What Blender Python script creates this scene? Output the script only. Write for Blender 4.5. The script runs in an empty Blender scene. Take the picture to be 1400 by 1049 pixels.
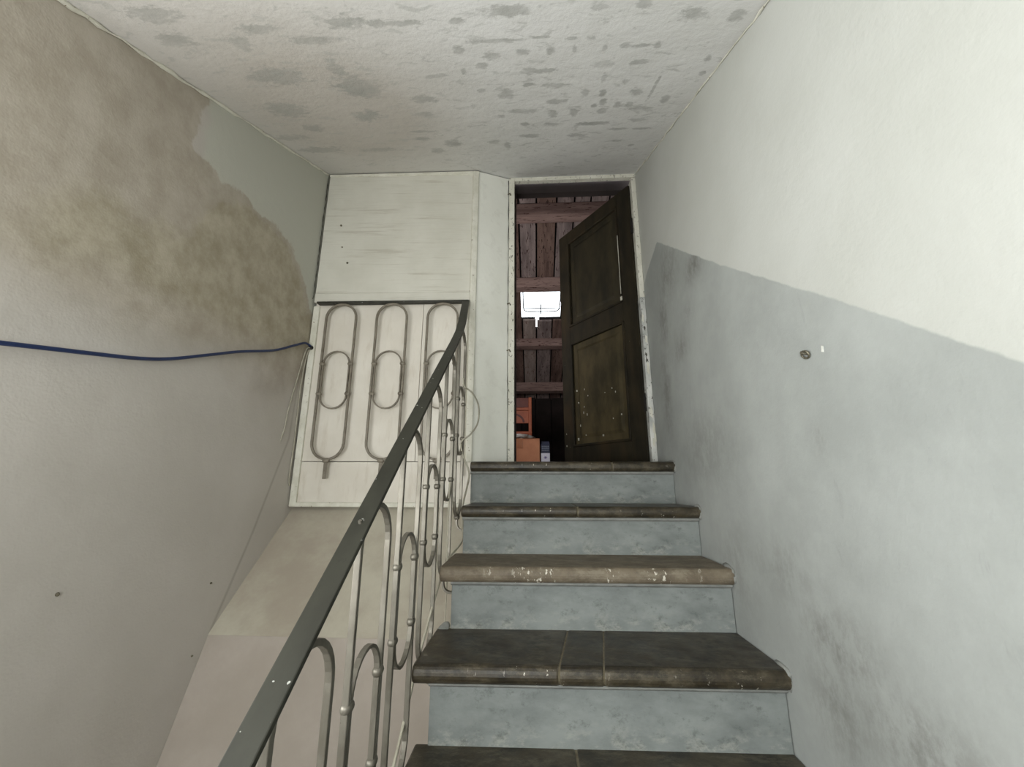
import bpy, bmesh, math, random
import numpy as np
from mathutils import Vector, Matrix, noise as mnoise

S = bpy.context.scene
COL = S.collection
random.seed(7)
R = math.radians

# ------------------------------------------------------------------ camera
CAMZ = 1.416
cd = bpy.data.cameras.new('camera')
cam = bpy.data.objects.new('camera', cd)
COL.objects.link(cam)
cd.sensor_fit = 'HORIZONTAL'
cd.sensor_width = 36
cd.lens = 559.19 / 1400 * 36
cd.clip_start = .02
YAW, PITCH, ROLL = .0537, .2393, .0028
cam.matrix_world = (Matrix.Translation((0, 0, CAMZ)) @ Matrix.Rotation(YAW, 4, 'Z')
                    @ Matrix.Rotation(math.pi / 2 + PITCH, 4, 'X') @ Matrix.Rotation(ROLL, 4, 'Z'))
S.camera = cam

# ------------------------------------------------------------------ world, lamps, exposure
W = bpy.data.worlds.new('overcast_sky')
S.world = W
W.use_nodes = True
bg = W.node_tree.nodes['Background']
bg.inputs[0].default_value = (.93, .96, 1, 1)
bg.inputs[1].default_value = 6.0

def area_light(name, loc, rot, sx, sy, power, color=(1, 1, 1)):
    l = bpy.data.lights.new(name, 'AREA')
    l.shape = 'RECTANGLE'; l.size = sx; l.size_y = sy; l.energy = power; l.color = color
    o = bpy.data.objects.new(name, l); COL.objects.link(o)
    o.location = loc; o.rotation_euler = rot
    return o
# added uplights inside the stairwell, standing in for daylight and brightening the ceiling
area_light('side_fill_uplight', (-1.15, -.02, 1.30), (R(125), 0, R(-90)), .90, .60, 40, (1, 1, .99))
area_light('rear_fill_uplight', (-.50, -1.0, 1.30), (R(125), 0, R(-8)), 1.05, .60, 40, (1, 1, .99))
# added fill lamp hung beside the door, facing into the attic; no window there
area_light('attic_fill', (-1.0, 2.42, 2.6), (R(105), 0, R(-12)), .7, .9, 42, (1, .95, .93))
S.view_settings.view_transform = 'Standard'
S.view_settings.look = 'None'
S.view_settings.gamma = 1
S.view_settings.use_curve_mapping = False
S.view_settings.exposure = -.52

# ------------------------------------------------------------------ materials
def lin(c):
    return tuple((v / 255 / 12.92) if v / 255 <= .04045 else ((v / 255 + .055) / 1.055) ** 2.4 for v in c) + (1,)

class N:
    def __init__(s, name):
        s.m = bpy.data.materials.new(name); s.m.use_nodes = True
        s.t = s.m.node_tree; s.b = s.t.nodes['Principled BSDF']
    def n(s, typ, **kw):
        x = s.t.nodes.new(typ)
        for k, v in kw.items(): setattr(x, k, v)
        return x
    def l(s, a, b): s.t.links.new(a, b)
    def coord(s, scale=(1, 1, 1)):
        c = s.n('ShaderNodeTexCoord'); mp = s.n('ShaderNodeMapping'); mp.inputs['Scale'].default_value = scale
        s.l(c.outputs['Object'], mp.inputs[0]); return mp.outputs[0]
    def noise(s, vec, scale, detail=6, rough=.6, dist=0):
        x = s.n('ShaderNodeTexNoise'); x.inputs['Scale'].default_value = scale
        x.inputs['Detail'].default_value = detail; x.inputs['Roughness'].default_value = rough
        x.inputs['Distortion'].default_value = dist
        s.l(vec, x.inputs['Vector']); return x.outputs['Fac']
    def ramp(s, fac, lo, hi):
        x = s.n('ShaderNodeMapRange'); x.inputs[1].default_value = lo; x.inputs[2].default_value = hi
        x.interpolation_type = 'SMOOTHSTEP'; s.l(fac, x.inputs[0]); return x.outputs[0]
    def math(s, op, a, b=None, c=None):
        x = s.n('ShaderNodeMath', operation=op)
        for i, v in enumerate((a, b, c)):
            if v is None: continue
            if isinstance(v, (int, float)): x.inputs[i].default_value = v
            else: s.l(v, x.inputs[i])
        return x.outputs[0]
    def mix(s, fac, a, b):
        x = s.n('ShaderNodeMix', data_type='RGBA')
        if isinstance(fac, (int, float)): x.inputs[0].default_value = fac
        else: s.l(fac, x.inputs[0])
        for i, v in ((6, a), (7, b)):
            if isinstance(v, tuple): x.inputs[i].default_value = v
            else: s.l(v, x.inputs[i])
        return x.outputs[2]
    def attr(s, name):
        x = s.n('ShaderNodeAttribute', attribute_name=name); return x.outputs['Fac']
    def bump(s, h, strength=.3, dist=.01, prev=None):
        x = s.n('ShaderNodeBump'); x.inputs['Strength'].default_value = strength; x.inputs['Distance'].default_value = dist
        s.l(h, x.inputs['Height'])
        if prev is not None: s.l(prev, x.inputs['Normal'])
        s.l(x.outputs[0], s.b.inputs['Normal']); return x.outputs[0]
    def out(s, color, rough=.8, metal=0, spec=.4):
        if isinstance(color, tuple): s.b.inputs['Base Color'].default_value = color
        else: s.l(color, s.b.inputs['Base Color'])
        if isinstance(rough, (int, float)): s.b.inputs['Roughness'].default_value = rough
        else: s.l(rough, s.b.inputs['Roughness'])
        s.b.inputs['Metallic'].default_value = metal
        s.b.inputs['Specular IOR Level'].default_value = spec
        return s.m

def simple(name, c1, c2=None, scale=8, stretch=(1, 1, 1), rough=.75, metal=0, bump=.2, bd=.002, spec=.4, speck=None, speck_lo=.68):
    g = N(name); v = g.coord(stretch)
    nz = g.noise(v, scale, 7, .65)
    col = g.mix(g.ramp(nz, .32, .68), lin(c1), lin(c2 or c1))
    if speck:
        col = g.mix(g.ramp(g.noise(v, scale * 5.3, 3, .7), speck_lo, speck_lo + .03), col, lin(speck))
    if bump: g.bump(g.noise(v, scale * 3, 6, .6), bump, bd)
    return g.out(col, rough, metal, spec)

# --- plaster of the left wall: damp stains kept as signed distances in mesh attributes
g = N('stained_plaster'); v = g.coord()
base = g.mix(g.ramp(g.noise(v, 2.2, 5), .3, .7), lin((184, 179, 171)), lin((193, 188, 181)))
warp = g.math('MULTIPLY', g.math('SUBTRACT', g.noise(v, 7, 7, .65), .5), .16)
def stain_mask(name, soft):
    sd = g.math('ADD', g.attr(name), warp)
    x = g.n('ShaderNodeMapRange'); x.interpolation_type = 'SMOOTHSTEP'
    x.inputs[1].default_value = 0
    g.l(g.attr(soft), x.inputs[2]); g.l(sd, x.inputs[0]); return x.outputs[0]
cool = g.mix(g.math('MULTIPLY', stain_mask('clean', 'softc'), 1.), base, lin((190, 190, 179)))
mott = g.ramp(g.noise(v, 9, 8, .7), .3, .72)
stcol = g.mix(mott, lin((160, 151, 136)), lin((182, 174, 161)))
c = g.mix(g.math('MULTIPLY', stain_mask('stain_a', 'soft'), .92), cool, stcol)
st2 = g.mix(mott, lin((152, 144, 123)), lin((184, 176, 158)))
c = g.mix(g.math('MULTIPLY', stain_mask('stain_b', 'softb'), .85), c, st2)
st3 = g.mix(mott, lin((150, 140, 128)), lin((172, 162, 150)))
c = g.mix(g.math('MULTIPLY', stain_mask('stain_c', 'softb'), .6), c, st3)
b1 = g.bump(g.noise(v, 5, 5, .6), .35, .012)
g.bump(g.noise(v, 160, 3, .6), .18, .002, b1)
c = g.mix(g.math('MULTIPLY', g.attr('crease'), .45), c, lin((120, 112, 100)))
M_left = g.out(c, .92, 0, .15)

# --- right wall: white above, grey dado below
g = N('two_tone_plaster'); v = g.coord()
up = g.mix(g.ramp(g.noise(v, 1.8, 5), .3, .7), lin((180, 181, 174)), lin((188, 189, 183)))
gr = g.mix(g.ramp(g.noise(v, 3.5, 7, .65), .3, .75), lin((150, 153, 149)), lin((164, 167, 163)))
sm = g.math('MULTIPLY', g.math('ADD', g.math('MULTIPLY', g.ramp(g.noise(g.coord((1, 2.4, 1.6)), 7, 9, .78), .40, .62), .75), .25), g.attr('smudge_shade'))
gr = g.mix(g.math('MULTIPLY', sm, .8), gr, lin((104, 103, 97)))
sc = g.ramp(g.noise(g.coord((1, 5, 1.6)), 3.2, 6, .7, 1.2), .60, .72)
gr = g.mix(g.math('MULTIPLY', sc, .28), gr, lin((132, 134, 131)))
wob = g.math('MULTIPLY', g.math('SUBTRACT', g.noise(v, 14, 5, .6), .5), .016)
md = g.ramp(g.math('ADD', g.attr('dado'), wob), 0, .006)
b1 = g.bump(g.noise(v, 4, 6, .6), .35, .014)
g.bump(g.noise(v, 120, 4, .6), .2, .002, b1)
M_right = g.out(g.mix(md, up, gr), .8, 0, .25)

# --- ceiling: greyish white with patched dabs
g = N('patched_ceiling_plaster'); v = g.coord()
cc = g.mix(g.ramp(g.noise(g.coord((1, 1.5, 1)), 2.4, 6), .32, .68), lin((222, 222, 219)), lin((231, 231, 229)))
cc = g.mix(g.math('MULTIPLY', g.attr('warm'), .75), cc, lin((186, 179, 169)))
dabw = g.math('MULTIPLY', g.math('SUBTRACT', g.noise(g.coord((1, 1.6, 1)), 30, 6, .75), .5), 2.6)
dm = g.ramp(g.math('ADD', g.attr('dab'), dabw), .0, .5)
tone = g.math('ADD', g.math('MULTIPLY', g.noise(v, 9, 3), 1.05), .0)
cc = g.mix(g.math('MULTIPLY', dm, tone), cc, lin((158, 159, 154)))
rnd = g.ramp(g.noise(g.coord((1, 2.2, 1)), 13, 6, .65, .8), .56, .64)
cc = g.mix(g.math('MULTIPLY', rnd, .42), cc, lin((178, 179, 174)))
wf = g.math('MULTIPLY', g.ramp(g.noise(g.coord((1, 2.6, 1)), 48, 4, .7), .70, .73), g.ramp(g.noise(v, 5, 2), .5, .6))
cc = g.mix(g.math('MULTIPLY', wf, .8), cc, lin((244, 244, 240)))
b1 = g.bump(dm, -.35, .003)
b2 = g.bump(g.noise(v, 11, 6, .65), .4, .01, b1)
g.bump(g.noise(v, 130, 3), .15, .002, b2)
M_ceil = g.out(cc, .85, 0, .2)

M_lower = simple('lower_plaster', (162, 153, 143), (174, 165, 156), 3, rough=.9, bump=.25, bd=.006, spec=.15)
M_lower_dirty = simple('dingy_plaster', (164, 155, 141), (184, 179, 163), 3.5, rough=.9, bump=.25, bd=.006, spec=.15)
M_rear = simple('rear_wall_plaster', (222, 222, 215), (228, 228, 222), 4, rough=.9)
M_side = simple('stair_side_plaster', (186, 182, 170), (202, 199, 188), 5, rough=.9, bump=.3, bd=.004, spec=.15)

# --- painted boards of the partition: pale paint with thin streaks
def board_mat(name, a, b, streak, st=(1, 1, 9), sscale=5, streak_amt=.6):
    g = N(name); v = g.coord(st)
    c = g.mix(g.ramp(g.noise(g.coord(), 3, 5), .3, .7), lin(a), lin(b))
    s_ = g.ramp(g.noise(v, sscale, 7, .7, .3), .52, .68)
    c = g.mix(g.math('MULTIPLY', s_, streak_amt), c, lin(streak))
    b1 = g.bump(g.noise(v, sscale * 2, 5, .6), .25, .004)
    return g.out(c, .62, 0, .35)
M_board = board_mat('painted_board_upper', (194, 192, 180), (206, 204, 193), (158, 150, 134), (.5, 1, 12), 4, .45)
M_board2 = board_mat('painted_board_lower', (206, 200, 188), (218, 213, 202), (176, 164, 146), (5, 1, 1), 4, .3)
M_facet = board_mat('painted_board_side', (234, 234, 224), (240, 240, 231), (206, 204, 194), (1, 1, 1), 14, .25)
M_trim = simple('cream_trim_paint', (198, 196, 181), (216, 214, 202), 14, rough=.6, bump=.4, bd=.003, speck=(120, 104, 84), speck_lo=.66)
M_jamb = simple('peeling_jamb_paint', (196, 194, 180), (212, 210, 198), 16, (1, 1, .5), rough=.6, bump=.4, bd=.003, speck=(96, 92, 80), speck_lo=.62)
M_jamb2 = simple('flaking_jamb_paint', (150, 152, 148), (206, 206, 200), 9, (1, 1, .5), rough=.6, bump=.5, bd=.004, speck=(70, 66, 58), speck_lo=.60)

# --- stairs
def tread_mat(name, a, b, dust, amount, splat, rough=.36):
    g = N(name); v = g.coord()
    c = g.mix(g.ramp(g.noise(v, 9, 9, .78, .4), .36, .66), lin(a), lin(b))
    c = g.mix(g.math('MULTIPLY', g.ramp(g.noise(g.coord((.7, 1.4, 1.4)), 15, 9, .8), .48, .62), amount), c, lin(dust))
    sp = g.math('MULTIPLY', g.ramp(g.noise(g.coord((1.6, 1, .8)), 42, 4, .7), .66 - splat, .685 - splat),
                g.ramp(g.noise(g.coord((1, .2, .2)), 5, 2), .50, .56))
    nn = g.n('ShaderNodeNewGeometry'); sx = g.n('ShaderNodeSeparateXYZ'); g.l(nn.outputs['Normal'], sx.inputs[0])
    front = g.ramp(g.math('MULTIPLY', sx.outputs[1], -1), .15, .4)
    c = g.mix(g.math('MULTIPLY', sp, front), c, lin((205, 200, 186)))
    g.bump(g.noise(v, 26, 6, .65), .35, .003)
    rg = g.math('ADD', g.math('MULTIPLY', g.noise(v, 10, 4), .5), rough - .2)
    return g.out(c, rg, 0, .5)
M_tread_dark = tread_mat('worn_dark_stone', (27, 24, 17), (66, 58, 43), (104, 97, 80), .5, .02)
M_tread_dusty = tread_mat('dusty_brown_stone', (92, 82, 67), (116, 105, 88), (140, 132, 115), .5, .085, .6)
M_floor = simple('pale_landing_floor', (176, 170, 158), (188, 182, 170), 5, rough=.6)
M_joint = simple('joint_mortar', (112, 104, 86), (84, 77, 60), 30, rough=.9)
g = N('blue_grey_riser_paint'); v = g.coord()
c = g.mix(g.ramp(g.noise(g.coord((.6, 1, 1.2)), 8, 7, .68), .32, .7), lin((116, 121, 119)), lin((138, 143, 140)))
sep = g.n('ShaderNodeSeparateXYZ'); g.l(g.coord(), sep.inputs[0])
low = g.ramp(sep.outputs[2], .075, .0)
c = g.mix(g.math('MULTIPLY', g.ramp(g.noise(g.coord((.5, 1, 1)), 34, 7, .75), .48, .62), g.math('MULTIPLY', low, .75)), c, lin((158, 160, 152)))
c = g.mix(g.math('MULTIPLY', g.ramp(g.noise(g.coord((1, 1, 1.3)), 17, 8, .8), .52, .68), .75), c, lin((92, 96, 94)))
g.bump(g.noise(v, 24, 7, .65), .4, .003)
M_riser = g.out(c, .72, 0, .3)
M_cove = simple('light_grey_cove_paint', (122, 124, 120), (146, 147, 142), 18, rough=.7, bump=.3)

# --- metals
g = N('handrail_paint'); v = g.coord()
c = g.mix(g.ramp(g.noise(g.coord((1, .5, .5)), 14, 7, .65), .3, .7), lin((40, 40, 33)), lin((51, 51, 43)))
c = g.mix(g.math('MULTIPLY', g.ramp(g.noise(g.coord((1.4, .8, .8)), 38, 5, .7), .60, .68), .7), c, lin((40, 40, 33)))
c = g.mix(g.ramp(g.noise(v, 90, 2, .5), .73, .75), c, lin((170, 172, 165)))
g.bump(g.noise(v, 60, 4), .2, .001)
M_rail = g.out(c, .5, .1, .45)
M_bar = simple('grey_enamel_bar', (98, 94, 84), (124, 120, 110), 22, (1, 1, .4), rough=.42, metal=.5, bump=.3, bd=.001, speck=(84, 78, 66), speck_lo=.69)
M_bar_old = simple('dull_taupe_bar', (104, 97, 84), (128, 121, 108), 22, rough=.5, metal=.1, bump=.3, bd=.001)
M_blue = simple('blue_cable_sheath', (28, 42, 78), (36, 52, 90), 20, rough=.45, bump=0)
M_cable = simple('beige_cable_sheath', (150, 146, 130), (172, 168, 152), 20, rough=.5, bump=0)
M_hookm = simple('tarnished_hook_metal', (92, 88, 76), (130, 124, 106), 60, rough=.4, metal=.6, bump=.2, bd=.0005)
M_dark = simple('dark_hole', (22, 20, 18), (34, 30, 26), 30, rough=1, bump=0)
M_chip = simple('white_plaster_chip', (224, 224, 216), (206, 206, 198), 60, rough=.9)

# --- door leaf, attic
g = N('dark_olive_door_paint'); v = g.coord((1, 1, .35))
c = g.mix(g.ramp(g.noise(v, 9, 7, .65), .3, .7), lin((28, 26, 21)), lin((46, 41, 30)))
c = g.mix(g.math('MULTIPLY', g.ramp(g.noise(v, 5, 5, .6), .5, .75), .5), c, lin((66, 52, 34)))
c = g.mix(g.ramp(g.noise(g.coord((1, 1, .6)), 60, 3, .6), .74, .76), c, lin((150, 148, 130)))
g.bump(g.noise(v, 20, 5), .2, .002)
M_door = g.out(c, .6, 0, .12)
M_doorlighter = simple('lighter_door_panel_paint', (46, 42, 29), (74, 65, 45), 7, (1, 1, .4), rough=.6, bump=.2, spec=.12)  # lower door panel, lighter and more olive than the upper
M_doorlow = simple('door_panel_paint', (34, 32, 25), (52, 47, 34), 7, (1, 1, .4), rough=.6, bump=.2, spec=.12)
M_scrape = simple('bare_scrape', (190, 188, 176), (160, 156, 142), 50, rough=.7, bump=0)
M_plank = [simple('roof_plank_wood_%s' % n_, a, b, 5, (3, .5, .5), rough=.85, bump=.5, bd=.005, speck=s_, speck_lo=.60)
           for n_, a, b, s_ in (('grey', (108, 96, 94), (150, 136, 132), (64, 42, 40)), ('brown', (82, 64, 58), (124, 102, 92), (50, 34, 30)),
                                ('pale', (128, 116, 110), (164, 150, 142), (92, 50, 46)))]
M_beam = simple('roof_beam_wood', (120, 98, 92), (158, 134, 126), 5, (.4, 3, 3), rough=.85, bump=.5, bd=.005, speck=(70, 42, 38), speck_lo=.60)
M_attic_dark = simple('dark_attic_wood', (34, 28, 26), (48, 40, 38), 4, rough=.95)  # near-black tone for the attic walls and the door stop
M_attic_floor = simple('attic_floor_boards', (96, 86, 74), (120, 108, 94), 5, (4, .6, 1), rough=.85)
M_ofelt = simple('roof_felt', (20, 18, 18), (28, 25, 25), 6, rough=1, bump=0)
M_wframe = simple('grey_window_metal', (120, 122, 126), (140, 142, 146), 20, rough=.4, metal=.4, bump=0)
M_card = simple('brown_cardboard', (176, 118, 88), (190, 132, 100), 6, rough=.85, bump=.15)
M_tape = simple('packing_tape', (150, 92, 60), (160, 104, 72), 9, rough=.3, bump=0)
M_navy = simple('navy_carton', (26, 32, 56), (36, 42, 66), 12, rough=.5, bump=0)
M_paper = simple('white_label_paper', (214, 214, 226), (200, 200, 216), 12, rough=.7, bump=0)
M_violet = simple('violet_print', (104, 92, 150), (104, 92, 150), 12, rough=.7, bump=0)
M_silver = simple('silver_print', (140, 146, 160), (110, 116, 132), 12, rough=.6, bump=0)
M_orange = simple('orange_brown_wood', (150, 76, 48), (172, 92, 58), 7, rough=.45, bump=.2)
M_redwood = simple('dark_red_wood', (88, 44, 38), (108, 56, 46), 7, rough=.5, bump=.2)
M_bag = simple('grey_plastic_film', (120, 116, 112), (176, 172, 168), 10, rough=.3, bump=.3)

g = N('window_glass')
tr = g.n('ShaderNodeBsdfTransparent'); gl = g.n('ShaderNodeBsdfGlossy'); gl.inputs['Roughness'].default_value = .03
tr.inputs[0].default_value = (.94, .96, .96, 1)
mx = g.n('ShaderNodeMixShader'); fr = g.n('ShaderNodeFresnel'); fr.inputs[0].default_value = 1.45
g.l(fr.outputs[0], mx.inputs[0]); g.l(tr.outputs[0], mx.inputs[1]); g.l(gl.outputs[0], mx.inputs[2])
g.l(mx.outputs[0], g.t.nodes['Material Output'].inputs[0])
M_glass = g.m

# ------------------------------------------------------------------ mesh helpers
def mesh_obj(name, verts, faces, mat, parent=None, smooth=False, loc=None, bevel=0, seg=2):
    me = bpy.data.meshes.new(name)
    me.from_pydata([tuple(v) for v in verts], [], faces)
    me.update()
    bm = bmesh.new(); bm.from_mesh(me)
    bmesh.ops.recalc_face_normals(bm, faces=bm.faces)
    bm.to_mesh(me); bm.free()
    if smooth:
        for p in me.polygons: p.use_smooth = True
    me.materials.append(mat)
    o = bpy.data.objects.new(name, me); COL.objects.link(o)
    if loc is not None: o.location = loc
    if parent is not None: o.parent = parent
    if bevel:
        b = o.modifiers.new('bevel', 'BEVEL'); b.width = bevel; b.segments = seg; b.limit_method = 'ANGLE'
    return o

def empty(name, loc=(0, 0, 0), label=None, cat=None, group=None, kind=None):
    o = bpy.data.objects.new(name, None); COL.objects.link(o); o.location = loc
    return tag(o, label, cat, group, kind)

def tag(o, label=None, cat=None, group=None, kind=None):
    if label: o['label'] = label
    if cat: o['category'] = cat
    if group: o['group'] = group
    if kind: o['kind'] = kind
    return o

def prism(poly, axis, a, b):
    """closed polygon (two coordinates) extruded along an axis: 'X' (poly = y,z), 'Y' (x,z) or 'Z' (x,y)"""
    n = len(poly); V = []
    for t in (a, b):
        for p, q in poly:
            V.append({'X': (t, p, q), 'Y': (p, t, q), 'Z': (p, q, t)}[axis])
    F = [tuple(range(n)), tuple(range(2 * n - 1, n - 1, -1))]
    F += [(i, (i + 1) % n, n + (i + 1) % n, n + i) for i in range(n)]
    return V, F

def box(x0, x1, y0, y1, z0, z1):
    return prism([(x0, y0), (x1, y0), (x1, y1), (x0, y1)], 'Z', z0, z1)

def hexa(p):
    """eight corner points: bottom four, then top four"""
    return p, [(0, 1, 2, 3), (7, 6, 5, 4), (0, 4, 5, 1), (1, 5, 6, 2), (2, 6, 7, 3), (3, 7, 4, 0)]

def plank_between(a, b, z0, z1, t, za1=None, zb1=None):
    """upright board from plan point a to b, thickness t behind its face"""
    a = Vector(a); b = Vector(b); d = (b - a).normalized(); n = Vector((-d.y, d.x)) * t
    q = [a, b, b + n, a + n]; za1 = z1 if za1 is None else za1; zb1 = z1 if zb1 is None else zb1
    tops = [za1, zb1, zb1, za1]
    return hexa([(p.x, p.y, z0) for p in q] + [(p.x, p.y, zt) for p, zt in zip(q, tops)])

def sweep(pts, side, w, t, closed=False):
    """rectangular bar along a path; w across (along `side`), t in the path's plane"""
    P = [Vector(p) for p in pts]; n = len(P); V = []; F = []
    side = Vector(side)
    for i, p in enumerate(P):
        if closed: tg = (P[(i + 1) % n] - P[i - 1])
        else: tg = P[min(i + 1, n - 1)] - P[max(i - 1, 0)]
        tg.normalize()
        s_ = (side - tg * side.dot(tg)).normalized(); nn = tg.cross(s_)
        for a_, b_ in ((-1, -1), (1, -1), (1, 1), (-1, 1)):
            V.append(p + s_ * (a_ * w / 2) + nn * (b_ * t / 2))
    m = n if closed else n - 1
    for i in range(m):
        j = (i + 1) % n
        for k in range(4):
            F.append((i * 4 + k, i * 4 + (k + 1) % 4, j * 4 + (k + 1) % 4, j * 4 + k))
    if not closed: F += [(3, 2, 1, 0), tuple((n - 1) * 4 + k for k in range(4))]
    return V, F

def tube(pts, r, seg=8, closed=False):
    P = [Vector(p) for p in pts]; n = len(P); V = []; F = []
    up = Vector((.13, .21, .97)).normalized()
    for i, p in enumerate(P):
        tg = (P[(i + 1) % n] - P[i - 1]) if closed else (P[min(i + 1, n - 1)] - P[max(i - 1, 0)])
        tg.normalize(); u = (up - tg * up.dot(tg)).normalized(); w_ = tg.cross(u)
        rr = r[i] if isinstance(r, (list, tuple)) else r
        for k in range(seg):
            a_ = 2 * math.pi * k / seg
            V.append(p + (u * math.cos(a_) + w_ * math.sin(a_)) * rr)
    for i in range(n if closed else n - 1):
        j = (i + 1) % n
        for k in range(seg): F.append((i * seg + k, i * seg + (k + 1) % seg, j * seg + (k + 1) % seg, j * seg + k))
    if not closed: F += [tuple(range(seg - 1, -1, -1)), tuple((n - 1) * seg + k for k in range(seg))]
    return V, F

def smooth_path(pts, sub=8):
    P = [Vector(p) for p in pts]; out = []
    for i in range(len(P) - 1):
        p0 = P[max(i - 1, 0)]; p1 = P[i]; p2 = P[i + 1]; p3 = P[min(i + 2, len(P) - 1)]
        for k in range(sub):
            t = k / sub
            out.append(.5 * ((2 * p1) + (p2 - p0) * t + (2 * p0 - 5 * p1 + 4 * p2 - p3) * t * t + (3 * p1 - p0 - 3 * p2 + p3) * t ** 3))
    out.append(P[-1]); return out

def join(*parts):
    V = []; F = []
    for v, f in parts:
        o = len(V); V += list(v); F += [tuple(i + o for i in q) for q in f]
    return V, F

def sdist(P, poly):
    """signed distance (positive inside) of points P (n,2) to a polygon"""
    poly = np.array(poly, float); n = len(poly); d = np.full(len(P), 1e9); inside = np.zeros(len(P), bool)
    for i in range(n):
        a = poly[i]; b = poly[(i + 1) % n]; ab = b - a
        t = np.clip(((P - a) @ ab) / (ab @ ab), 0, 1)
        d = np.minimum(d, np.hypot(*(P - a - t[:, None] * ab).T))
        c = (a[1] > P[:, 1]) != (b[1] > P[:, 1])
        with np.errstate(all='ignore'):
            xi = (b[0] - a[0]) * (P[:, 1] - a[1]) / (b[1] - a[1] + 1e-12) + a[0]
        inside ^= c & (P[:, 0] < xi)
    return np.where(inside, d, -d)

def add_attr(o, name, vals):
    at = o.data.attributes.new(name, 'FLOAT', 'POINT'); at.data.foreach_set('value', np.asarray(vals, np.float32))

def grid(name, nu, nv, fn, mat):
    """sheet from fn(u,v) -> xyz arrays"""
    u, v_ = np.meshgrid(np.linspace(0, 1, nu), np.linspace(0, 1, nv))
    X, Y, Z = fn(u.ravel(), v_.ravel())
    V = np.stack([X, Y, Z], 1)
    F = [(j * nu + i, j * nu + i + 1, (j + 1) * nu + i + 1, (j + 1) * nu + i) for j in range(nv - 1) for i in range(nu - 1)]
    me = bpy.data.meshes.new(name); me.from_pydata(V.tolist(), [], F); me.materials.append(mat)
    for p in me.polygons: p.use_smooth = True
    o = bpy.data.objects.new(name, me); COL.objects.link(o)
    return o, V

# ------------------------------------------------------------------ key measures
XL, XR = -1.212, .647
CS, C0 = .4497, 2.3002                       # sloping ceiling z = C0 + CS*y
def zc(y): return C0 + CS * np.maximum(y, .15)
YB = -1.05                                    # wall behind the camera
LAND = 1.515

# ------------------------------------------------------------------ walls
o, V = grid('wall_left', 240, 240, lambda u, v: (np.full_like(u, XL), .49 + u * (2.30 - .49), -.02 + v * (zc(.49 + u * (2.30 - .49)) + .03)), M_left)
tag(o, kind='structure')
P = V[:, 1:3]
add_attr(o, 'stain_a', sdist(P, [(-1.8, 2.8), (1.182, 3.0), (1.182, 2.816), (1.184, 2.61), (1.308, 2.591), (1.454, 2.605), (1.687, 2.616), (1.883, 2.519),
                                 (2.008, 2.347), (2.35, 2.2), (2.35, 1.9), (1.971, 1.8), (1.688, 1.80), (1.472, 1.80), (1.245, 1.76), (1.05, 1.76), (.887, 1.78), (.6, 1.8), (-1.8, 1.8)]))
add_attr(o, 'stain_b', sdist(P, [(.70, 1.96), (.789, 2.124), (.825, 2.203), (.884, 2.255), (.974, 2.265), (1.061, 2.243), (1.20, 2.30), (1.32, 2.50), (1.454, 2.585), (1.687, 2.59), (1.86, 2.50),
                                 (2.0, 2.33), (2.3, 2.2), (1.991, 2.0), (1.617, 1.95), (1.26, 1.95), (1.016, 1.93), (.846, 1.90)]))
add_attr(o, 'stain_c', sdist(P, [(1.459, 1.80), (1.6, 1.97), (1.906, 2.062), (2.1, 2.0), (1.94, 1.70), (1.614, 1.66)]))
add_attr(o, 'clean', sdist(P, [(1.17, 2.85), (1.17, 2.5), (2.0, 2.2), (2.5, 2.3), (2.5, 3.5), (2.0, 3.3)]))
add_attr(o, 'softc', np.full(len(P), .05))
add_attr(o, 'soft', np.where(P[:, 1] > 2.25, .018, .018 + (2.25 - P[:, 1]) * .55))
crease = np.full(len(P), 9.0)
CL = np.array([(2.0, 2.10), (1.972, 1.628), (1.80, 1.21), (1.648, .897), (1.498, .532)])
for a_, b_ in zip(CL, CL[1:]):
    ab = b_ - a_; t_ = np.clip(((P - a_) @ ab) / (ab @ ab), 0, 1); crease = np.minimum(crease, np.hypot(*(P - a_ - t_[:, None] * ab).T))
add_attr(o, 'crease', np.clip(1 - crease / .010, 0, 1))
add_attr(o, 'softb', np.clip(.03 + (2.3 - P[:, 1]) * .45, .03, .3))

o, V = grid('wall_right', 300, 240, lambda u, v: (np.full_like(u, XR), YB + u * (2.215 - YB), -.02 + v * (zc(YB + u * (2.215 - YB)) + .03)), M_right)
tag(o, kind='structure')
P = V[:, 1:3]
add_attr(o, 'dado', sdist(P, [(-3, -1.21), (.552, 1.575), (.828, 1.792), (1.306, 2.152), (1.923, 2.638), (2.138, 2.575), (2.5, 2.4), (2.5, -3), (-3, -3)]))
sm = np.zeros(len(P))  # smudges near the door; lower blobs also paint in shade down the dado
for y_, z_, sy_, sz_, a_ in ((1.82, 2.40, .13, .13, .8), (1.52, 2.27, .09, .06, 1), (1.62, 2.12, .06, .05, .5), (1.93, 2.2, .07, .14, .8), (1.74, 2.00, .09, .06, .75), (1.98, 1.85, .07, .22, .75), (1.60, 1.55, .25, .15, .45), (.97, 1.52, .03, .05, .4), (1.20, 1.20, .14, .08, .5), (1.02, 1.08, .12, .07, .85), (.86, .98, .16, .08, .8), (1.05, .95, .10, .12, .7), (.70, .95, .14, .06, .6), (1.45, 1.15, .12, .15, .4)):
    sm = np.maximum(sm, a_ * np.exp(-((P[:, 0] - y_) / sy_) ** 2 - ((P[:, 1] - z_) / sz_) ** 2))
add_attr(o, 'smudge_shade', sm)

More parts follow.
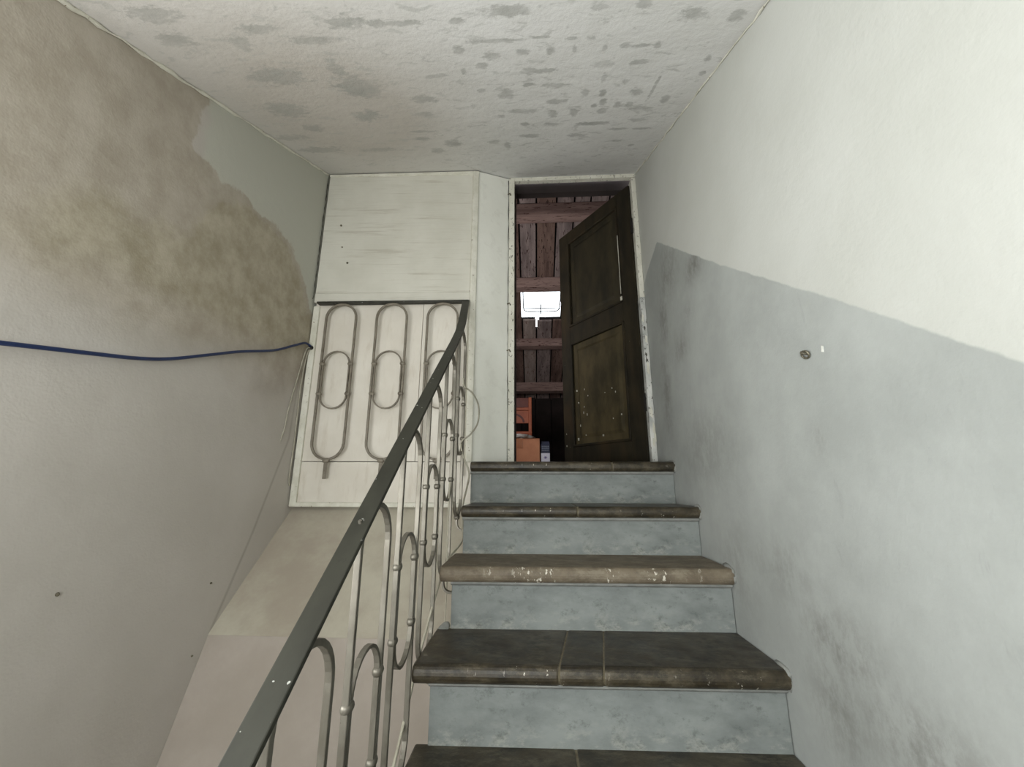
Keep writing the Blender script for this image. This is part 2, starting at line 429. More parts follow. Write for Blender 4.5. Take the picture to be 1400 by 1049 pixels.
# ceiling with patched dabs (x, y, half width, half depth)
DABS = [(-0.057, 0.849, 0.073, 0.021), (-0.209, 0.88, 0.021, 0.014), (-0.118, 0.964, 0.081, 0.009), (0.034, 0.961, 0.027, 0.007), (-0.223, 0.996, 0.018, 0.02), (-0.025, 1.022, 0.021, 0.018), (0.066, 1.021, 0.015, 0.021), (0.142, 1.017, 0.008, 0.017), (0.237, 1.022, 0.008, 0.021), (0.128, 0.971, 0.018, 0.008), (0.186, 0.975, 0.016, 0.012), (0.294, 1.018, 0.016, 0.015), (0.349, 1.02, 0.032, 0.009), (0.403, 1.02, 0.014, 0.019), (0.367, 1.103, 0.03, 0.017), (-0.002, 1.125, 0.03, 0.024), (0.038, 1.125, 0.051, 0.014), (0.094, 1.215, 0.049, 0.017), (-0.008, 1.203, 0.026, 0.013), (-0.093, 1.253, 0.031, 0.037), (0.101, 1.325, 0.044, 0.02), (0.21, 1.274, 0.017, 0.031), (0.276, 1.284, 0.015, 0.025), (0.259, 1.372, 0.014, 0.018), (0.291, 1.344, 0.016, 0.022), (0.355, 1.371, 0.016, 0.023), (0.345, 1.214, 0.013, 0.016), (0.406, 1.285, 0.023, 0.031), (0.402, 1.379, 0.015, 0.024), (0.445, 1.406, 0.049, 0.014), (0.535, 1.347, 0.017, 0.031), (0.465, 1.26, 0.006, 0.094), (0.094, 1.418, 0.021, 0.03), (0.182, 1.411, 0.02, 0.032), (0.302, 1.412, 0.024, 0.027), (-0.025, 1.503, 0.02, 0.019), (0.093, 1.51, 0.036, 0.017), (0.283, 1.522, 0.086, 0.017), (-0.414, 1.267, 0.045, 0.027), (-0.331, 1.124, 0.046, 0.012), (-0.446, 1.376, 0.055, 0.019), (-0.663, 1.357, 0.036, 0.036), (-0.519, 1.604, 0.035, 0.019), (-0.504, 1.53, 0.06, 0.011), (-0.23, 1.107, 0.01, 0.02), (-0.125, 1.032, 0.028, 0.024), (-0.16, 1.081, 0.02, 0.017), (0.463, 0.903, 0.037, 0.026), (0.587, 0.917, 0.025, 0.023), (0.31, 0.855, 0.02, 0.021), (0.192, 0.857, 0.024, 0.013), (-0.124, 1.424, 0.019, 0.012), (-0.006, 1.62, 0.049, 0.019), (0.217, 1.631, 0.042, 0.019), (0.4, 1.583, 0.041, 0.014), (0.472, 1.507, 0.04, 0.016), (0.509, 1.592, 0.035, 0.012), (-0.383, 1.666, 0.036, 0.04), (-0.187, 1.667, 0.029, 0.02), (-0.118, 1.718, 0.018, 0.042), (-0.483, 1.744, 0.034, 0.029), (0.427, 1.708, 0.03, 0.014), (0.507, 1.766, 0.019, 0.015), (-0.029, 1.388, 0.055, 0.02), (0.609, 1.183, 0.011, 0.017), (0.593, 1.102, 0.01, 0.021), (-0.368, 0.874, 0.066, 0.011), (-0.434, 0.867, 0.029, 0.016), (-0.185, 1.226, 0.014, 0.015), (0.264, 1.181, 0.009, 0.026), (-1.025, 0.793, 0.068, 0.031), (-1.058, 0.89, 0.053, 0.029), (-0.877, 0.919, 0.032, 0.031), (-0.876, 1.084, 0.099, 0.05), (-0.656, 1.061, 0.025, 0.06), (-0.991, 1.294, 0.087, 0.056), (-0.963, 1.453, 0.047, 0.033), (-0.697, 1.379, 0.046, 0.042), (-0.79, 0.865, 0.062, 0.019), (-0.649, 0.921, 0.076, 0.018), (-0.526, 0.857, 0.061, 0.024), (-1.117, 1.533, 0.084, 0.03), (-1.059, 1.679, 0.109, 0.035), (-0.768, 1.707, 0.092, 0.027), (-0.631, 1.17, 0.079, 0.071)]
o, V = grid('ceiling', 260, 340, lambda u, v: (XL - .02 + u * (XR - XL + .04), .15 + v * (2.30 - .15), C0 + CS * (.15 + v * 2.15)), M_ceil)
tag(o, kind='structure')
dab = np.full(len(V), -2.0)
for x_, y_, a_, b_ in DABS:
    q = 1 - np.hypot((V[:, 0] - x_) / (a_ * 1.25), (V[:, 1] - y_) / (b_ * 1.25))
    dab = np.maximum(dab, q)
add_attr(o, 'dab', dab)
add_attr(o, 'warm', np.clip(np.exp(-((V[:, 0] + .75) / .38) ** 2 - ((V[:, 1] - 1.35) / .4) ** 2) + .55 * np.clip((-V[:, 0] - .1) * 1.3, 0, 1), 0, 1))
zf = C0 + CS * .15
tag(mesh_obj('ceiling', *box(XL - .02, XR + .02, YB - .02, .15, zf, zf + .05), M_ceil), kind='structure')
tag(mesh_obj('floor', *box(XL - .02, XR + .02, YB - .1, 2.3, -.06, 0), M_floor), kind='structure')

# wall behind the camera with its landing window
WX0, WX1, WZ0, WZ1 = -1.08, .08, 1.12, 2.22
wf_ = empty('wall_front', kind='structure')
for a_ in (box(XL - .02, WX0, YB - .12, YB, -.02, zf + .02), box(WX1, XR + .02, YB - .12, YB, -.02, zf + .02),
           box(WX0, WX1, YB - .12, YB, -.02, WZ0), box(WX0, WX1, YB - .12, YB, WZ1, zf + .02)):
    mesh_obj('wall_section', *a_, M_rear, wf_)
w1 = empty('window_1', (0, 0, 0), kind='structure')
fr_ = join(box(WX0, WX0 + .04, YB - .1, YB - .05, WZ0, WZ1), box(WX1 - .04, WX1, YB - .1, YB - .05, WZ0, WZ1),
           box(WX0 + .04, WX1 - .04, YB - .1, YB - .05, WZ0, WZ0 + .04), box(WX0 + .04, WX1 - .04, YB - .1, YB - .05, WZ1 - .04, WZ1),
           box(-.52, -.48, YB - .1, YB - .05, WZ0 + .04, WZ1 - .04))
mesh_obj('window_frame', *fr_, M_trim, w1)
for a_, b_ in ((WX0 + .04, -.52), (-.48, WX1 - .04)):
    mesh_obj('window_pane', *box(a_, b_, YB - .078, YB - .074, WZ0 + .04, WZ1 - .04), M_glass, w1)

SY0_, SY1_, SZ0_, SZ1_ = -.52, .48, 1.08, 2.12
ws_ = empty('wall_left', kind='structure')
for a_ in (box(XL - .14, XL, YB - .12, SY0_, -.02, zf + .02), box(XL - .14, XL, SY0_, SY1_, -.02, SZ0_), box(XL - .14, XL, SY0_, SY1_, SZ1_, zf + .02), box(XL - .14, XL - .001, SY1_, .52, -.02, zf + .02)):
    mesh_obj('wall_section', *a_, M_rear, ws_)
w3 = empty('added_window_3', (0, 0, 0), kind='structure')  # unseen window, added with the side lamp to light the stairwell
mesh_obj('window_frame', *join(box(XL - .11, XL - .06, SY0_, SY0_ + .04, SZ0_, SZ1_), box(XL - .11, XL - .06, SY1_ - .04, SY1_, SZ0_, SZ1_),
                               box(XL - .11, XL - .06, SY0_ + .04, SY1_ - .04, SZ0_, SZ0_ + .04), box(XL - .11, XL - .06, SY0_ + .04, SY1_ - .04, SZ1_ - .04, SZ1_)), M_trim, w3)
mesh_obj('window_pane', *box(XL - .088, XL - .084, SY0_ + .04, SY1_ - .04, SZ0_ + .04, SZ1_ - .04), M_glass, w3)

# sloping lower wall under the landing: dingy strip above the seam, paler wall below
wl = tag(mesh_obj('wall_lower', *prism([(1.632, .872), (1.496, .54), (1.262, -.02), (1.7, -.02), (1.9, .872)], 'X', XL, -.29), M_lower), kind='structure')
mesh_obj('upper_slope', *prism([(2.095, 1.308), (1.642, .882), (1.628, .868), (1.9, .8), (2.2, 1.0), (2.2, 1.308)], 'X', XL, -.29), M_lower_dirty, wl)

# plaster beads where walls meet the ceiling
random.seed(3)
for x_, nm, y0, y1, rr in ((XL + .004, 'trim_1', .2, 2.03, .007), (XR - .002, 'trim_2', .2, 2.2, .004)):
    pts = []; rs = []
    n_ = 60
    for i in range(n_ + 1):
        y_ = y0 + (y1 - y0) * i / n_
        pts.append((x_ + random.uniform(-.003, .003), y_, C0 + CS * y_ - .004 + random.uniform(-.003, .003))); rs.append(rr * random.uniform(.35, 1.25))
    tag(mesh_obj(nm, *tube(pts, rs, 6), M_trim, smooth=True), kind='structure')

# ------------------------------------------------------------------ staircase
st = empty('staircase', (.18, .2, 0), 'grey concrete staircase with dark stone treads climbing to the open door', 'stairs')
def stp(name, vf, mat, origin=None, **k):
    V_, F_ = vf
    org = Vector(origin if origin else (.18, .2, 0))
    o = mesh_obj(name, [Vector(v) - org for v in V_], F_, mat, st, **k)
    o.location = org - st.location
    return o
TOPS = [1.515, 1.328, 1.146, .951, .756, .567, .378, .189]
TIPS = [1.935, 1.687, 1.459, 1.210, .965, .720, .475, .230]
TXL = [-.298, -.292, -.318, -.326, -.318, -.318, -.318, -.318]
TH = .043
RIS = [t + .036 for t in TIPS]
def nose_profile(yb, yt, z, th):
    pts = [(yb, z), (yt + .022, z)]
    r = th / 2
    for i in range(1, 10):
        a_ = math.pi / 2 + math.pi * i / 10
        pts.append((yt + .020 + .020 * math.cos(a_), z - r + r * math.sin(a_)))
    pts += [(yt + .022, z - th), (yb, z - th)]
    return pts
def skew(vf, s=.0183, x0=.2):
    V_, F_ = vf
    return [(v[0], v[1] + s * (v[0] - x0), v[2]) for v in V_], F_
for k in range(8):
    z = TOPS[k]; yt = TIPS[k]
    yb = RIS[k - 1] + .01 if k else 2.02
    zb = TOPS[k + 1] if k < 7 else 0
    th = [.046, .044, .050, .047][k] if k < 4 else .045
    cuts = {0: [.36], 1: [.17], 3: [.075, .19], 4: [.1]}.get(k, [])
    xs = [TXL[k]] + cuts + [XR - .001]
    M_ = M_tread_dusty if k in (2,) else M_tread_dark
    for a_, b_ in zip(xs, xs[1:]):
        a2 = a_ + (.0012 if a_ != xs[0] else 0); b2 = b_ - (.0012 if b_ != xs[-1] else 0)
        prof = nose_profile(yb, yt, z, th)
        if k == 3 and cuts and a_ == cuts[0]:
            pass
        vf = prism(prof, 'X', a2, b2)
        # joints run slightly askew on the big tread
        if k == 3:
            V2 = []
            for (x_, y_, z_) in vf[0]:
                sh = (y_ - yt) * .0
                if abs(x_ - a2) < 1e-6 and a_ != xs[0]: sh = (y_ - yt - .1) * .16
                if abs(x_ - b2) < 1e-6 and b_ != xs[-1]: sh = (y_ - yt - .1) * .16
                V2.append((x_ + sh, y_, z_))
            vf = (V2, vf[1])
        o = stp('tread', skew(vf), M_, (a2, yt, z), bevel=.004 if a_ != xs[0] else .006)
    for c_ in cuts:
        stp('mortar_joint', skew(prism(nose_profile(yb - .002, yt + .0015, z - .0014, th - .003), 'X', c_ - .004, c_ + .004)) if k != 3 else
            skew(([(v[0] + (v[1] - yt - .1) * .16, v[1], v[2]) for v in prism(nose_profile(yb - .002, yt + .0015, z - .0014, th - .003), 'X', c_ - .003, c_ + .003)[0]],
                  prism(nose_profile(yb, yt, z, th), 'X', 0, 1)[1])), M_joint, (c_, yt, z))
    # riser and the cove strip beneath the nosing
    rl = [-.298, -.286, -.281, -.283][k] if k < 4 else -.283
    stp('riser', skew(box(rl, XR - .002, RIS[k], RIS[k] + .03, zb - .005, z - th + .002)), M_riser, (rl, RIS[k], zb), bevel=.002)
    stp('cove_strip', skew(prism([(RIS[k] + .002, z - th + .001), (RIS[k] - .012, z - th + .001), (RIS[k] - .012, z - th - .007), (RIS[k] - .004, z - th - .013), (RIS[k] + .002, z - th - .013)],
                                 'X', rl - .002, XR - .003)), M_cove)
# core behind risers and the pale stringer side
core = [(RIS[7] + .02, 0)]
for k in range(7, -1, -1):
    core.append((RIS[k] + .02, TOPS[k] - .045))
    if k: core.append((RIS[k - 1] + .02, TOPS[k] - .045))
core += [(2.2, TOPS[0] - .045), (2.2, 0)]
stp('stair_core', prism(core, 'X', -.283, XR - .01), M_side)
for k in (3,):   # mortar crust at the back-left corner of the wide tread
    z = TOPS[k]; yb = RIS[k - 1]
    stp('mortar_lump', hexa([(-.325, yb - .02, z - .002), (-.283, yb - .02, z - .002), (-.283, yb + .012, z - .002), (-.325, yb + .012, z - .002),
                             (-.305, yb - .004, z + .016), (-.288, yb - .004, z + .018), (-.288, yb + .010, z + .018), (-.305, yb + .010, z + .016)]), M_cove, bevel=.006)
# plaster fillets against the right wall
for k in range(0, 5):
    z = TOPS[k]; yt = TIPS[k]
    n_ = 9; pts = []; rs = []
    random.seed(k)
    for i in range(n_):
        a_ = math.pi / 2 + math.pi * (i - 2) / (n_ - 3) if i > 1 else math.pi / 2
        y_ = yt + .022 + .022 * math.cos(a_) + (.02 * (2 - i) if i < 2 else 0)
        pts.append((XR - .001, y_ + .012, z - .022 + .022 * math.sin(a_))); rs.append(random.uniform(.004, .011))
    stp('plaster_smear', tube(pts, rs, 6), M_cove, smooth=True)
# landing slab in front of the door and under the partition
LP = [(-.33, 1.985), (XR - .001, 1.985), (XR - .001, 2.29), (-.33, 2.29)]
stp('landing_slab', prism([(-.283, 2.005), (XR - .003, 2.02), (XR - .003, 2.29), (-.283, 2.29)], 'Z', 1.36, LAND - .0005), M_tread_dark)

# ------------------------------------------------------------------ partition of painted boards
pt = empty('board_partition', (-.7, 2.04, 1.31), 'cream painted board partition above the stairwell, left of the door', 'partition')
def pp(name, vf, mat, **k):
    V_, F_ = vf
    o = mesh_obj(name, [Vector(v) - pt.location for v in V_], F_, mat, pt, **k); return o
PA = (-1.200, 2.022); PB = (-.318, 2.047); PC = (-.137, 2.208)      # plan corners of the panel face
zt = lambda y: C0 + CS * y - .004
pp('upper_board', plank_between(PA, PB, 2.435, 3.1, .02, zt(PA[1]), zt(PB[1])), M_board, bevel=.002)
pp('lip_board', plank_between((PA[0], PA[1] - .003), (PB[0], PB[1] - .003), 2.380, 2.433, .023), M_board, bevel=.002)
PA2 = (-1.200, 2.044); PB2 = (-.318, 2.068)
def at_x(x): return 2.044 + (x + 1.2) * (.024 / .882)
for a_, b_ in ((-1.2, -.60), (-.598, -.318)):
    pp('lower_board', plank_between((a_, at_x(a_)), (b_, at_x(b_)), 1.521, 2.395, .02), M_board2, bevel=.0015)
pp('fascia_board', plank_between((-1.2, at_x(-1.2)), (-.30, at_x(-.30)), 1.318, 1.518, .02), M_board2, bevel=.002)
pp('bottom_trim', plank_between((-1.195, at_x(-1.2) - .012), (-.30, at_x(-.3) - .012), 1.300, 1.322, .03), M_trim, bevel=.004)
pp('side_trim', plank_between((-1.206, at_x(-1.2) - .016), (-1.172, at_x(-1.17) - .014), 1.300, 2.365, .04), M_trim, bevel=.006)
pp('ceiling_trim', plank_between((-1.2, 2.014), (-.318, 2.039), 3.19, 3.2, .02, zt(2.014) , zt(2.039)), M_trim, bevel=.003).location.z += 0
pp('side_board', plank_between(PB, PC, LAND, 3.2, .02, zt(PB[1]), zt(PC[1])), M_facet, bevel=.002)
pp('corner_strip', plank_between((-.338, 2.030), (-.306, 2.044), LAND + .002, 3.2, .03, zt(2.03), zt(2.044)), M_trim, bevel=.005)
# thin conduit down the inner corner of the panel
pp('conduit', tube([(-.352, 2.045, z_) for z_ in (1.45, 1.7, 2.0, 2.2, 2.36)], .004, 8), M_trim, smooth=True)
pp('conduit_joint', tube([(-.352, 2.045, 2.045), (-.352, 2.045, 2.065)], .007, 8), M_trim)
# knots and nail heads on the upper board
for x_, z_, r_ in ((-1.10, 2.86, .006), (-1.04, 2.62, .006), (-1.08, 2.72, .004), (-.34, 2.44, .006), (-.335, 2.55, .004), (-.33, 2.36, .004)):
    y_ = 2.022 + (x_ + 1.2) * .028
    pp('nail_head', tube([(x_, y_ - .003, z_), (x_, y_ + .004, z_)], r_, 10), M_hookm)

random.seed(14)
for x0_, y0_, z0_, z1_ in ((-1.2065, 2.016, 2.40, 3.19), (-.1435, 2.199, 1.53, 3.27)):     # grime-filled gaps at the panel's edges
    n_ = 40
    pp('grime_gap', tube([(x0_ + random.uniform(-.0015, .0015), y0_, z0_ + (z1_ - z0_) * i / n_) for i in range(n_ + 1)], [random.uniform(.0006, .0024) for _ in range(n_ + 1)], 5), M_dark)

# ------------------------------------------------------------------ door: frame and leaf
d1 = empty('door_1', (.26, 2.22, LAND), kind='structure')
def dp(name, vf, mat, parent=None, **k):
    V_, F_ = vf
    return mesh_obj(name, [Vector(v) - d1.location for v in V_], F_, mat, d1, **k)
dp('jamb', box(-.140, -.106, 2.200, 2.300, LAND, 3.292), M_jamb, bevel=.003)
dp('jamb_stop', box(-.106, -.098, 2.24, 2.30, LAND, 3.255), M_attic_dark)
dp('head', box(-.138, XR - .001, 2.202, 2.236, 3.270, 3.298), M_jamb, bevel=.003)
dp('jamb', box(.618, XR - .001, 2.205, 2.300, 2.46, 3.265), M_jamb, bevel=.003)
dp('jamb', box(.616, XR - .001, 2.203, 2.300, LAND, 2.46), M_jamb2, bevel=.004)
random.seed(11)
for i in range(9):      # curls of paint on the right jamb
    z_ = random.uniform(1.6, 2.5); x_ = random.uniform(.622, .640)
    dp('paint_flake', hexa([(x_ - .006, 2.200, z_), (x_ + .005, 2.201, z_ - .01), (x_ + .005, 2.204, z_ - .01), (x_ - .006, 2.204, z_),
                            (x_ - .004, 2.197, z_ + random.uniform(.03, .07)), (x_ + .006, 2.200, z_ + .03), (x_ + .006, 2.204, z_ + .03), (x_ - .004, 2.204, z_ + .04)]), M_trim)
dp('hinge', tube([(.610, 2.238, 1.80), (.610, 2.238, 1.90)], .008, 10), M_dark)
dp('hinge', tube([(.610, 2.238, 2.90), (.610, 2.238, 3.00)], .008, 10), M_dark)
for z_ in (2.145, 3.17, 2.43):       # rusty catches on the left jamb edge
    dp('catch', tube([(-.148, 2.200, z_), (-.134, 2.194, z_ + .004), (-.128, 2.199, z_ - .008)], .004, 8), M_hookm, smooth=True)

leaf = bpy.data.objects.new('leaf', None); COL.objects.link(leaf); leaf.parent = d1
leaf.location = Vector((.606, 2.242, LAND + .008)) - d1.location
ang = math.atan2(.575, -.398)
leaf.rotation_euler = (0, 0, ang)
# local frame: x along the leaf from the hinge, y = depth; +y is the face towards the stairs
LH = 3.243 - LAND - .008; LW = .700; T = .036
def lp(name, vf, mat, **k): return mesh_obj(name, vf[0], vf[1], mat, leaf, **k)
PX0, PX1 = .105, .605
lp('stile', box(0, PX0, -T, 0, 0, LH), M_door, bevel=.002)
lp('stile', box(PX1, LW, -T, 0, 0, LH), M_door, bevel=.002)
rails = ((0, .125), (.845, .965), (LH - .085, LH))
for a_, b_ in rails: lp('rail', box(PX0, PX1, -T, 0, a_, b_), M_door, bevel=.002)
for a_, b_ in ((.125, .845), (.965, LH - .085)):
    mp_ = M_doorlighter if a_ < .5 else M_doorlow
    lp('panel', box(PX0, PX1, -.026, -.014, a_, b_), mp_)
    cx0, cx1 = PX0 + .055, PX1 - .055
    lp('raised_field', hexa([(cx0, -.014, a_ + .055), (cx1, -.014, a_ + .055), (cx1, -.014, b_ - .055), (cx0, -.014, b_ - .055),
                             (cx0 + .02, -.006, a_ + .075), (cx1 - .02, -.006, a_ + .075), (cx1 - .02, -.006, b_ - .075), (cx0 + .02, -.006, b_ - .075)]), mp_, bevel=.001)
    m = .016
    for q in (box(PX0, PX0 + m, -.014, .006, a_, b_), box(PX1 - m, PX1, -.014, .006, a_, b_), box(PX0, PX1, -.014, .006, a_, a_ + m), box(PX0, PX1, -.014, .006, b_ - m, b_)):
        lp('moulding', q, M_door, bevel=.005, seg=3)
lp('paint_scrape', box(PX0 + .001, PX0 + .005, .0055, .0072, 1.02, 1.42), M_scrape)
lp('paint_scrape', box(PX0 - .005, PX0 + .009, .0055, .0085, .975, 1.0), M_scrape)
lp('latch_plate', box(LW, LW + .002, -.028, -.008, .80, .95), M_hookm)
random.seed(5)
fl = []
for i in range(26):
    x_ = random.choice([random.uniform(.45, .68), random.uniform(.15, .4)]); z_ = random.uniform(.05, .5)
    fl.append(box(x_, x_ + random.uniform(.002, .006), .0002, .0010, z_, z_ + random.uniform(.006, .03)) if x_ > .606 else box(x_, x_ + .004, -.0135, -.0045, z_, z_ + random.uniform(.004, .018)))
o = lp('paint_flecks', join(*fl), M_scrape); o['kind'] = 'stuff'

# wall of the attic around the door
wb = empty('wall_back', kind='structure')
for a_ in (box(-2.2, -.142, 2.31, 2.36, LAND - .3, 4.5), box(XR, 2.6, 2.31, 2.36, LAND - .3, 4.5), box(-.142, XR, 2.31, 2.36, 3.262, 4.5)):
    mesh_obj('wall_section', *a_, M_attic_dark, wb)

# ------------------------------------------------------------------ attic beyond the door
RC = CAMZ + 4.2                                   # roof underside z = RC - y/2
def zr(y): return RC - .5 * y
ar = empty('attic_roof', (0, 4, zr(4)), kind='structure')
def ap(name, vf, mat, **k):
    return mesh_obj(name, [Vector(v) - ar.location for v in vf[0]], vf[1], mat, ar, **k)
def roof_slab(x0, x1, y0, y1, o0, o1):
    n_ = 1.118
    return hexa([(x0, y0, zr(y0) + o0), (x1, y0, zr(y0) + o0), (x1, y1, zr(y1) + o0), (x0, y1, zr(y1) + o0),
                 (x0, y0, zr(y0) + o1), (x1, y0, zr(y0) + o1), (x1, y1, zr(y1) + o1), (x0, y1, zr(y1) + o1)])
SX0, SX1, SY0, SY1 = -.128, .318, 4.15, 4.585
random.seed(21)
x = -1.45
edges = [-1.45]
while edges[-1] < -.3: edges.append(edges[-1] + random.uniform(.15, .21))
edges = [e for e in edges if e < -.32] + [-.27, -.125, .045, .235, .40, .55, .72, .88, 1.05, 1.22, 1.40, 1.58]
for i, (a_, b_) in enumerate(zip(edges, edges[1:])):
    ga = .008; dz = random.uniform(-.006, .006); m_ = M_plank[random.randrange(3)]
    if b_ > SX0 + .01 and a_ < SX1 + .02 and b_ < .42:
        ap('roof_plank', roof_slab(a_ + ga, b_ - ga, 2.37, SY0 + random.uniform(-.01, .0), dz, dz + .022), m_, bevel=.002)
        ap('roof_plank', roof_slab(a_ + ga, b_ - ga, SY1 + random.uniform(.0, .03), 5.98, dz, dz + .022), M_plank[random.randrange(3)], bevel=.002)
    else:
        ap('roof_plank', roof_slab(a_ + ga, b_ - ga, 2.37, 5.98, dz, dz + .022), m_, bevel=.002)
for y_, h_ in ((3.36, .10), (4.09, .085), (4.90, .075), (5.66, .10)):
    z_ = zr(y_)
    ap('purlin', hexa([(-1.45, y_ - .05, z_ - h_ - .01), (1.58, y_ - .05, z_ - h_ - .01), (1.58, y_ + .05, z_ - h_ - .03), (-1.45, y_ + .05, z_ - h_ - .03),
                       (-1.45, y_ - .05, z_ + .018), (1.58, y_ - .05, z_ + .018), (1.58, y_ + .05, z_ - .032), (-1.45, y_ + .05, z_ - .032)]), M_beam, bevel=.008)
for a_ in (roof_slab(-1.6, SX0 - .01, 2.3, 6.1, .03, .06), roof_slab(SX1 + .01, 1.7, 2.3, 6.1, .03, .06), roof_slab(SX0 - .01, SX1 + .01, 2.3, SY0, .03, .06),
           roof_slab(SX0 - .01, .030, SY1 + .03, 6.1, .03, .06), roof_slab(.075, SX1 + .01, SY1 + .03, 6.1, .03, .06), roof_slab(.030, .075, SY1 + .17, 6.1, .03, .06)):
    ap('roof_covering', a_, M_ofelt)
# roof light: rounded metal frame, handle bar and pane
w2 = empty('window_2', (.095, 4.37, zr(4.37)), kind='structure')
def wp(name, vf, mat, **k): return mesh_obj(name, [Vector(v) - w2.location for v in vf[0]], vf[1], mat, w2, **k)
def rpt(x_, y_, off=.035): return (x_, y_ , zr(y_) + off)
ring = []
cr = .06; xa, xb, ya, yb_ = SX0 + .02, SX1 - .0, SY0 - .02, SY1 - .07
for cx_, cy_, a0 in ((xb - cr, yb_ - cr, 0), (xa + cr, yb_ - cr, 90), (xa + cr, ya + cr, 180), (xb - cr, ya + cr, 270)):
    for i in range(7):
        a_ = R(a0 + 15 * i); ring.append(rpt(cx_ + cr * math.cos(a_), cy_ + cr * math.sin(a_)))
wp('window_frame', tube(ring, .007, 6, True), M_wframe, smooth=True)
wp('glazing_bar', tube([rpt(SX0 + .03, SY1 - .115), rpt(SX1 - .01, SY1 - .115)], .006, 6), M_wframe)
wp('handle', tube([rpt(.095, SY1 - .14, .06), rpt(.095, SY1 - .02, .05)], .008, 6), M_wframe)
wp('window_pane', roof_slab(SX0 - .005, SX1 + .005, SY0 - .005, SY1 + .02, .078, .082), M_glass)

tag(mesh_obj('attic_floor', *box(-1.6, 1.7, 2.30, 6.0, LAND - .1, LAND), M_attic_floor), kind='structure')
ws = empty('wall_attic', kind='structure')
random.seed(2)
x = -1.5
while x < 1.6:
    w_ = random.uniform(.16, .26)
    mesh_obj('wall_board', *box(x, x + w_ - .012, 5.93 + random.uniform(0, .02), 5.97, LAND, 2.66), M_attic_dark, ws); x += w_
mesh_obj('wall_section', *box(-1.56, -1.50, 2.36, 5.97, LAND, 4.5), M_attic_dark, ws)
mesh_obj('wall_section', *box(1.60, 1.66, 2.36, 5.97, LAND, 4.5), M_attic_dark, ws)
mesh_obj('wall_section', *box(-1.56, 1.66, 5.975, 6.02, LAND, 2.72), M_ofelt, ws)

# ------------------------------------------------------------------ stair railing
XRAIL = -.33
rl = empty('stair_railing', (XRAIL, 1.2, .9), 'grey iron railing of oval loops with flat dark handrail beside the stairs', 'railing')
def rp(name, vf, mat, parent=None, org=None, **k):
    org = Vector(org) if org is not None else rl.location
    o = mesh_obj(name, [Vector(v) - org for v in vf[0]], vf[1], mat, parent or rl, **k)
    o.location = org - (rl.location if parent is None else Vector(parent['org']))
    return o
def rail_z(y): return 1.354 + .80 * (y - .822)
path = [(XRAIL, .10, rail_z(.10)), (XRAIL, .5, rail_z(.5)), (XRAIL, 1.1, rail_z(1.1)), (XRAIL, 1.62, rail_z(1.62)), (XRAIL - .001, 1.72, rail_z(1.72) + .004),
        (XRAIL - .005, 1.80, rail_z(1.80) + .016), (XRAIL - .014, 1.89, rail_z(1.89) + .036), (XRAIL - .028, 2.02, 2.372)]
rp('handrail', sweep(path, (1, 0, 0), .038, .010), M_rail, bevel=.002)
rp('top_rail', sweep([(-1.168, 2.006, 2.366), (-.345, 2.026, 2.368)], (0, 1, 0), .034, .010), M_rail, bevel=.0015)
for y_ in (.80, 1.75, .47):
    rp('rivet', tube([(XRAIL, y_, rail_z(y_) + .004), (XRAIL, y_ - .004, rail_z(y_) + .0105)], .0035, 8), M_bar)

def stadium(c, u, w, z0, z1, n_=14):
    """closed loop path, c = centre (x,y), u = unit direction in plan"""
    r = w / 2; pts = []
    for i in range(n_ + 1):
        a_ = math.pi * i / n_; pts.append((c[0] + u[0] * r * math.cos(a_), c[1] + u[1] * r * math.cos(a_), z1 - r + r * math.sin(a_)))
    for i in range(n_ + 1):
        a_ = math.pi + math.pi * i / n_; pts.append((c[0] + u[0] * r * math.cos(a_), c[1] + u[1] * r * math.cos(a_), z0 + r + r * math.sin(a_)))
    return pts
def collar(c, u, nrm, hw, hd, hh):
    """clamp with a bulged middle"""
    V_ = []; F_ = []
    lv = [(-hh, .86), (-hh * .55, 1.12), (0, 1.22), (hh * .55, 1.12), (hh, .86)]
    for dz, k_ in lv:
        for i in range(12):
            a_ = 2 * math.pi * i / 12
            ca, sa = math.cos(a_), math.sin(a_)
            ca = math.copysign(abs(ca) ** .6, ca); sa = math.copysign(abs(sa) ** .6, sa)
            V_.append((c[0] + u[0] * hw * k_ * ca + nrm[0] * hd * k_ * sa, c[1] + u[1] * hw * k_ * ca + nrm[1] * hd * k_ * sa, c[2] + dz))
    for j in range(len(lv) - 1):
        for i in range(12): F_.append((j * 12 + i, j * 12 + (i + 1) % 12, (j + 1) * 12 + (i + 1) % 12, (j + 1) * 12 + i))
    F_ += [tuple(range(11, -1, -1)), tuple((len(lv) - 1) * 12 + i for i in range(12))]
    return V_, F_
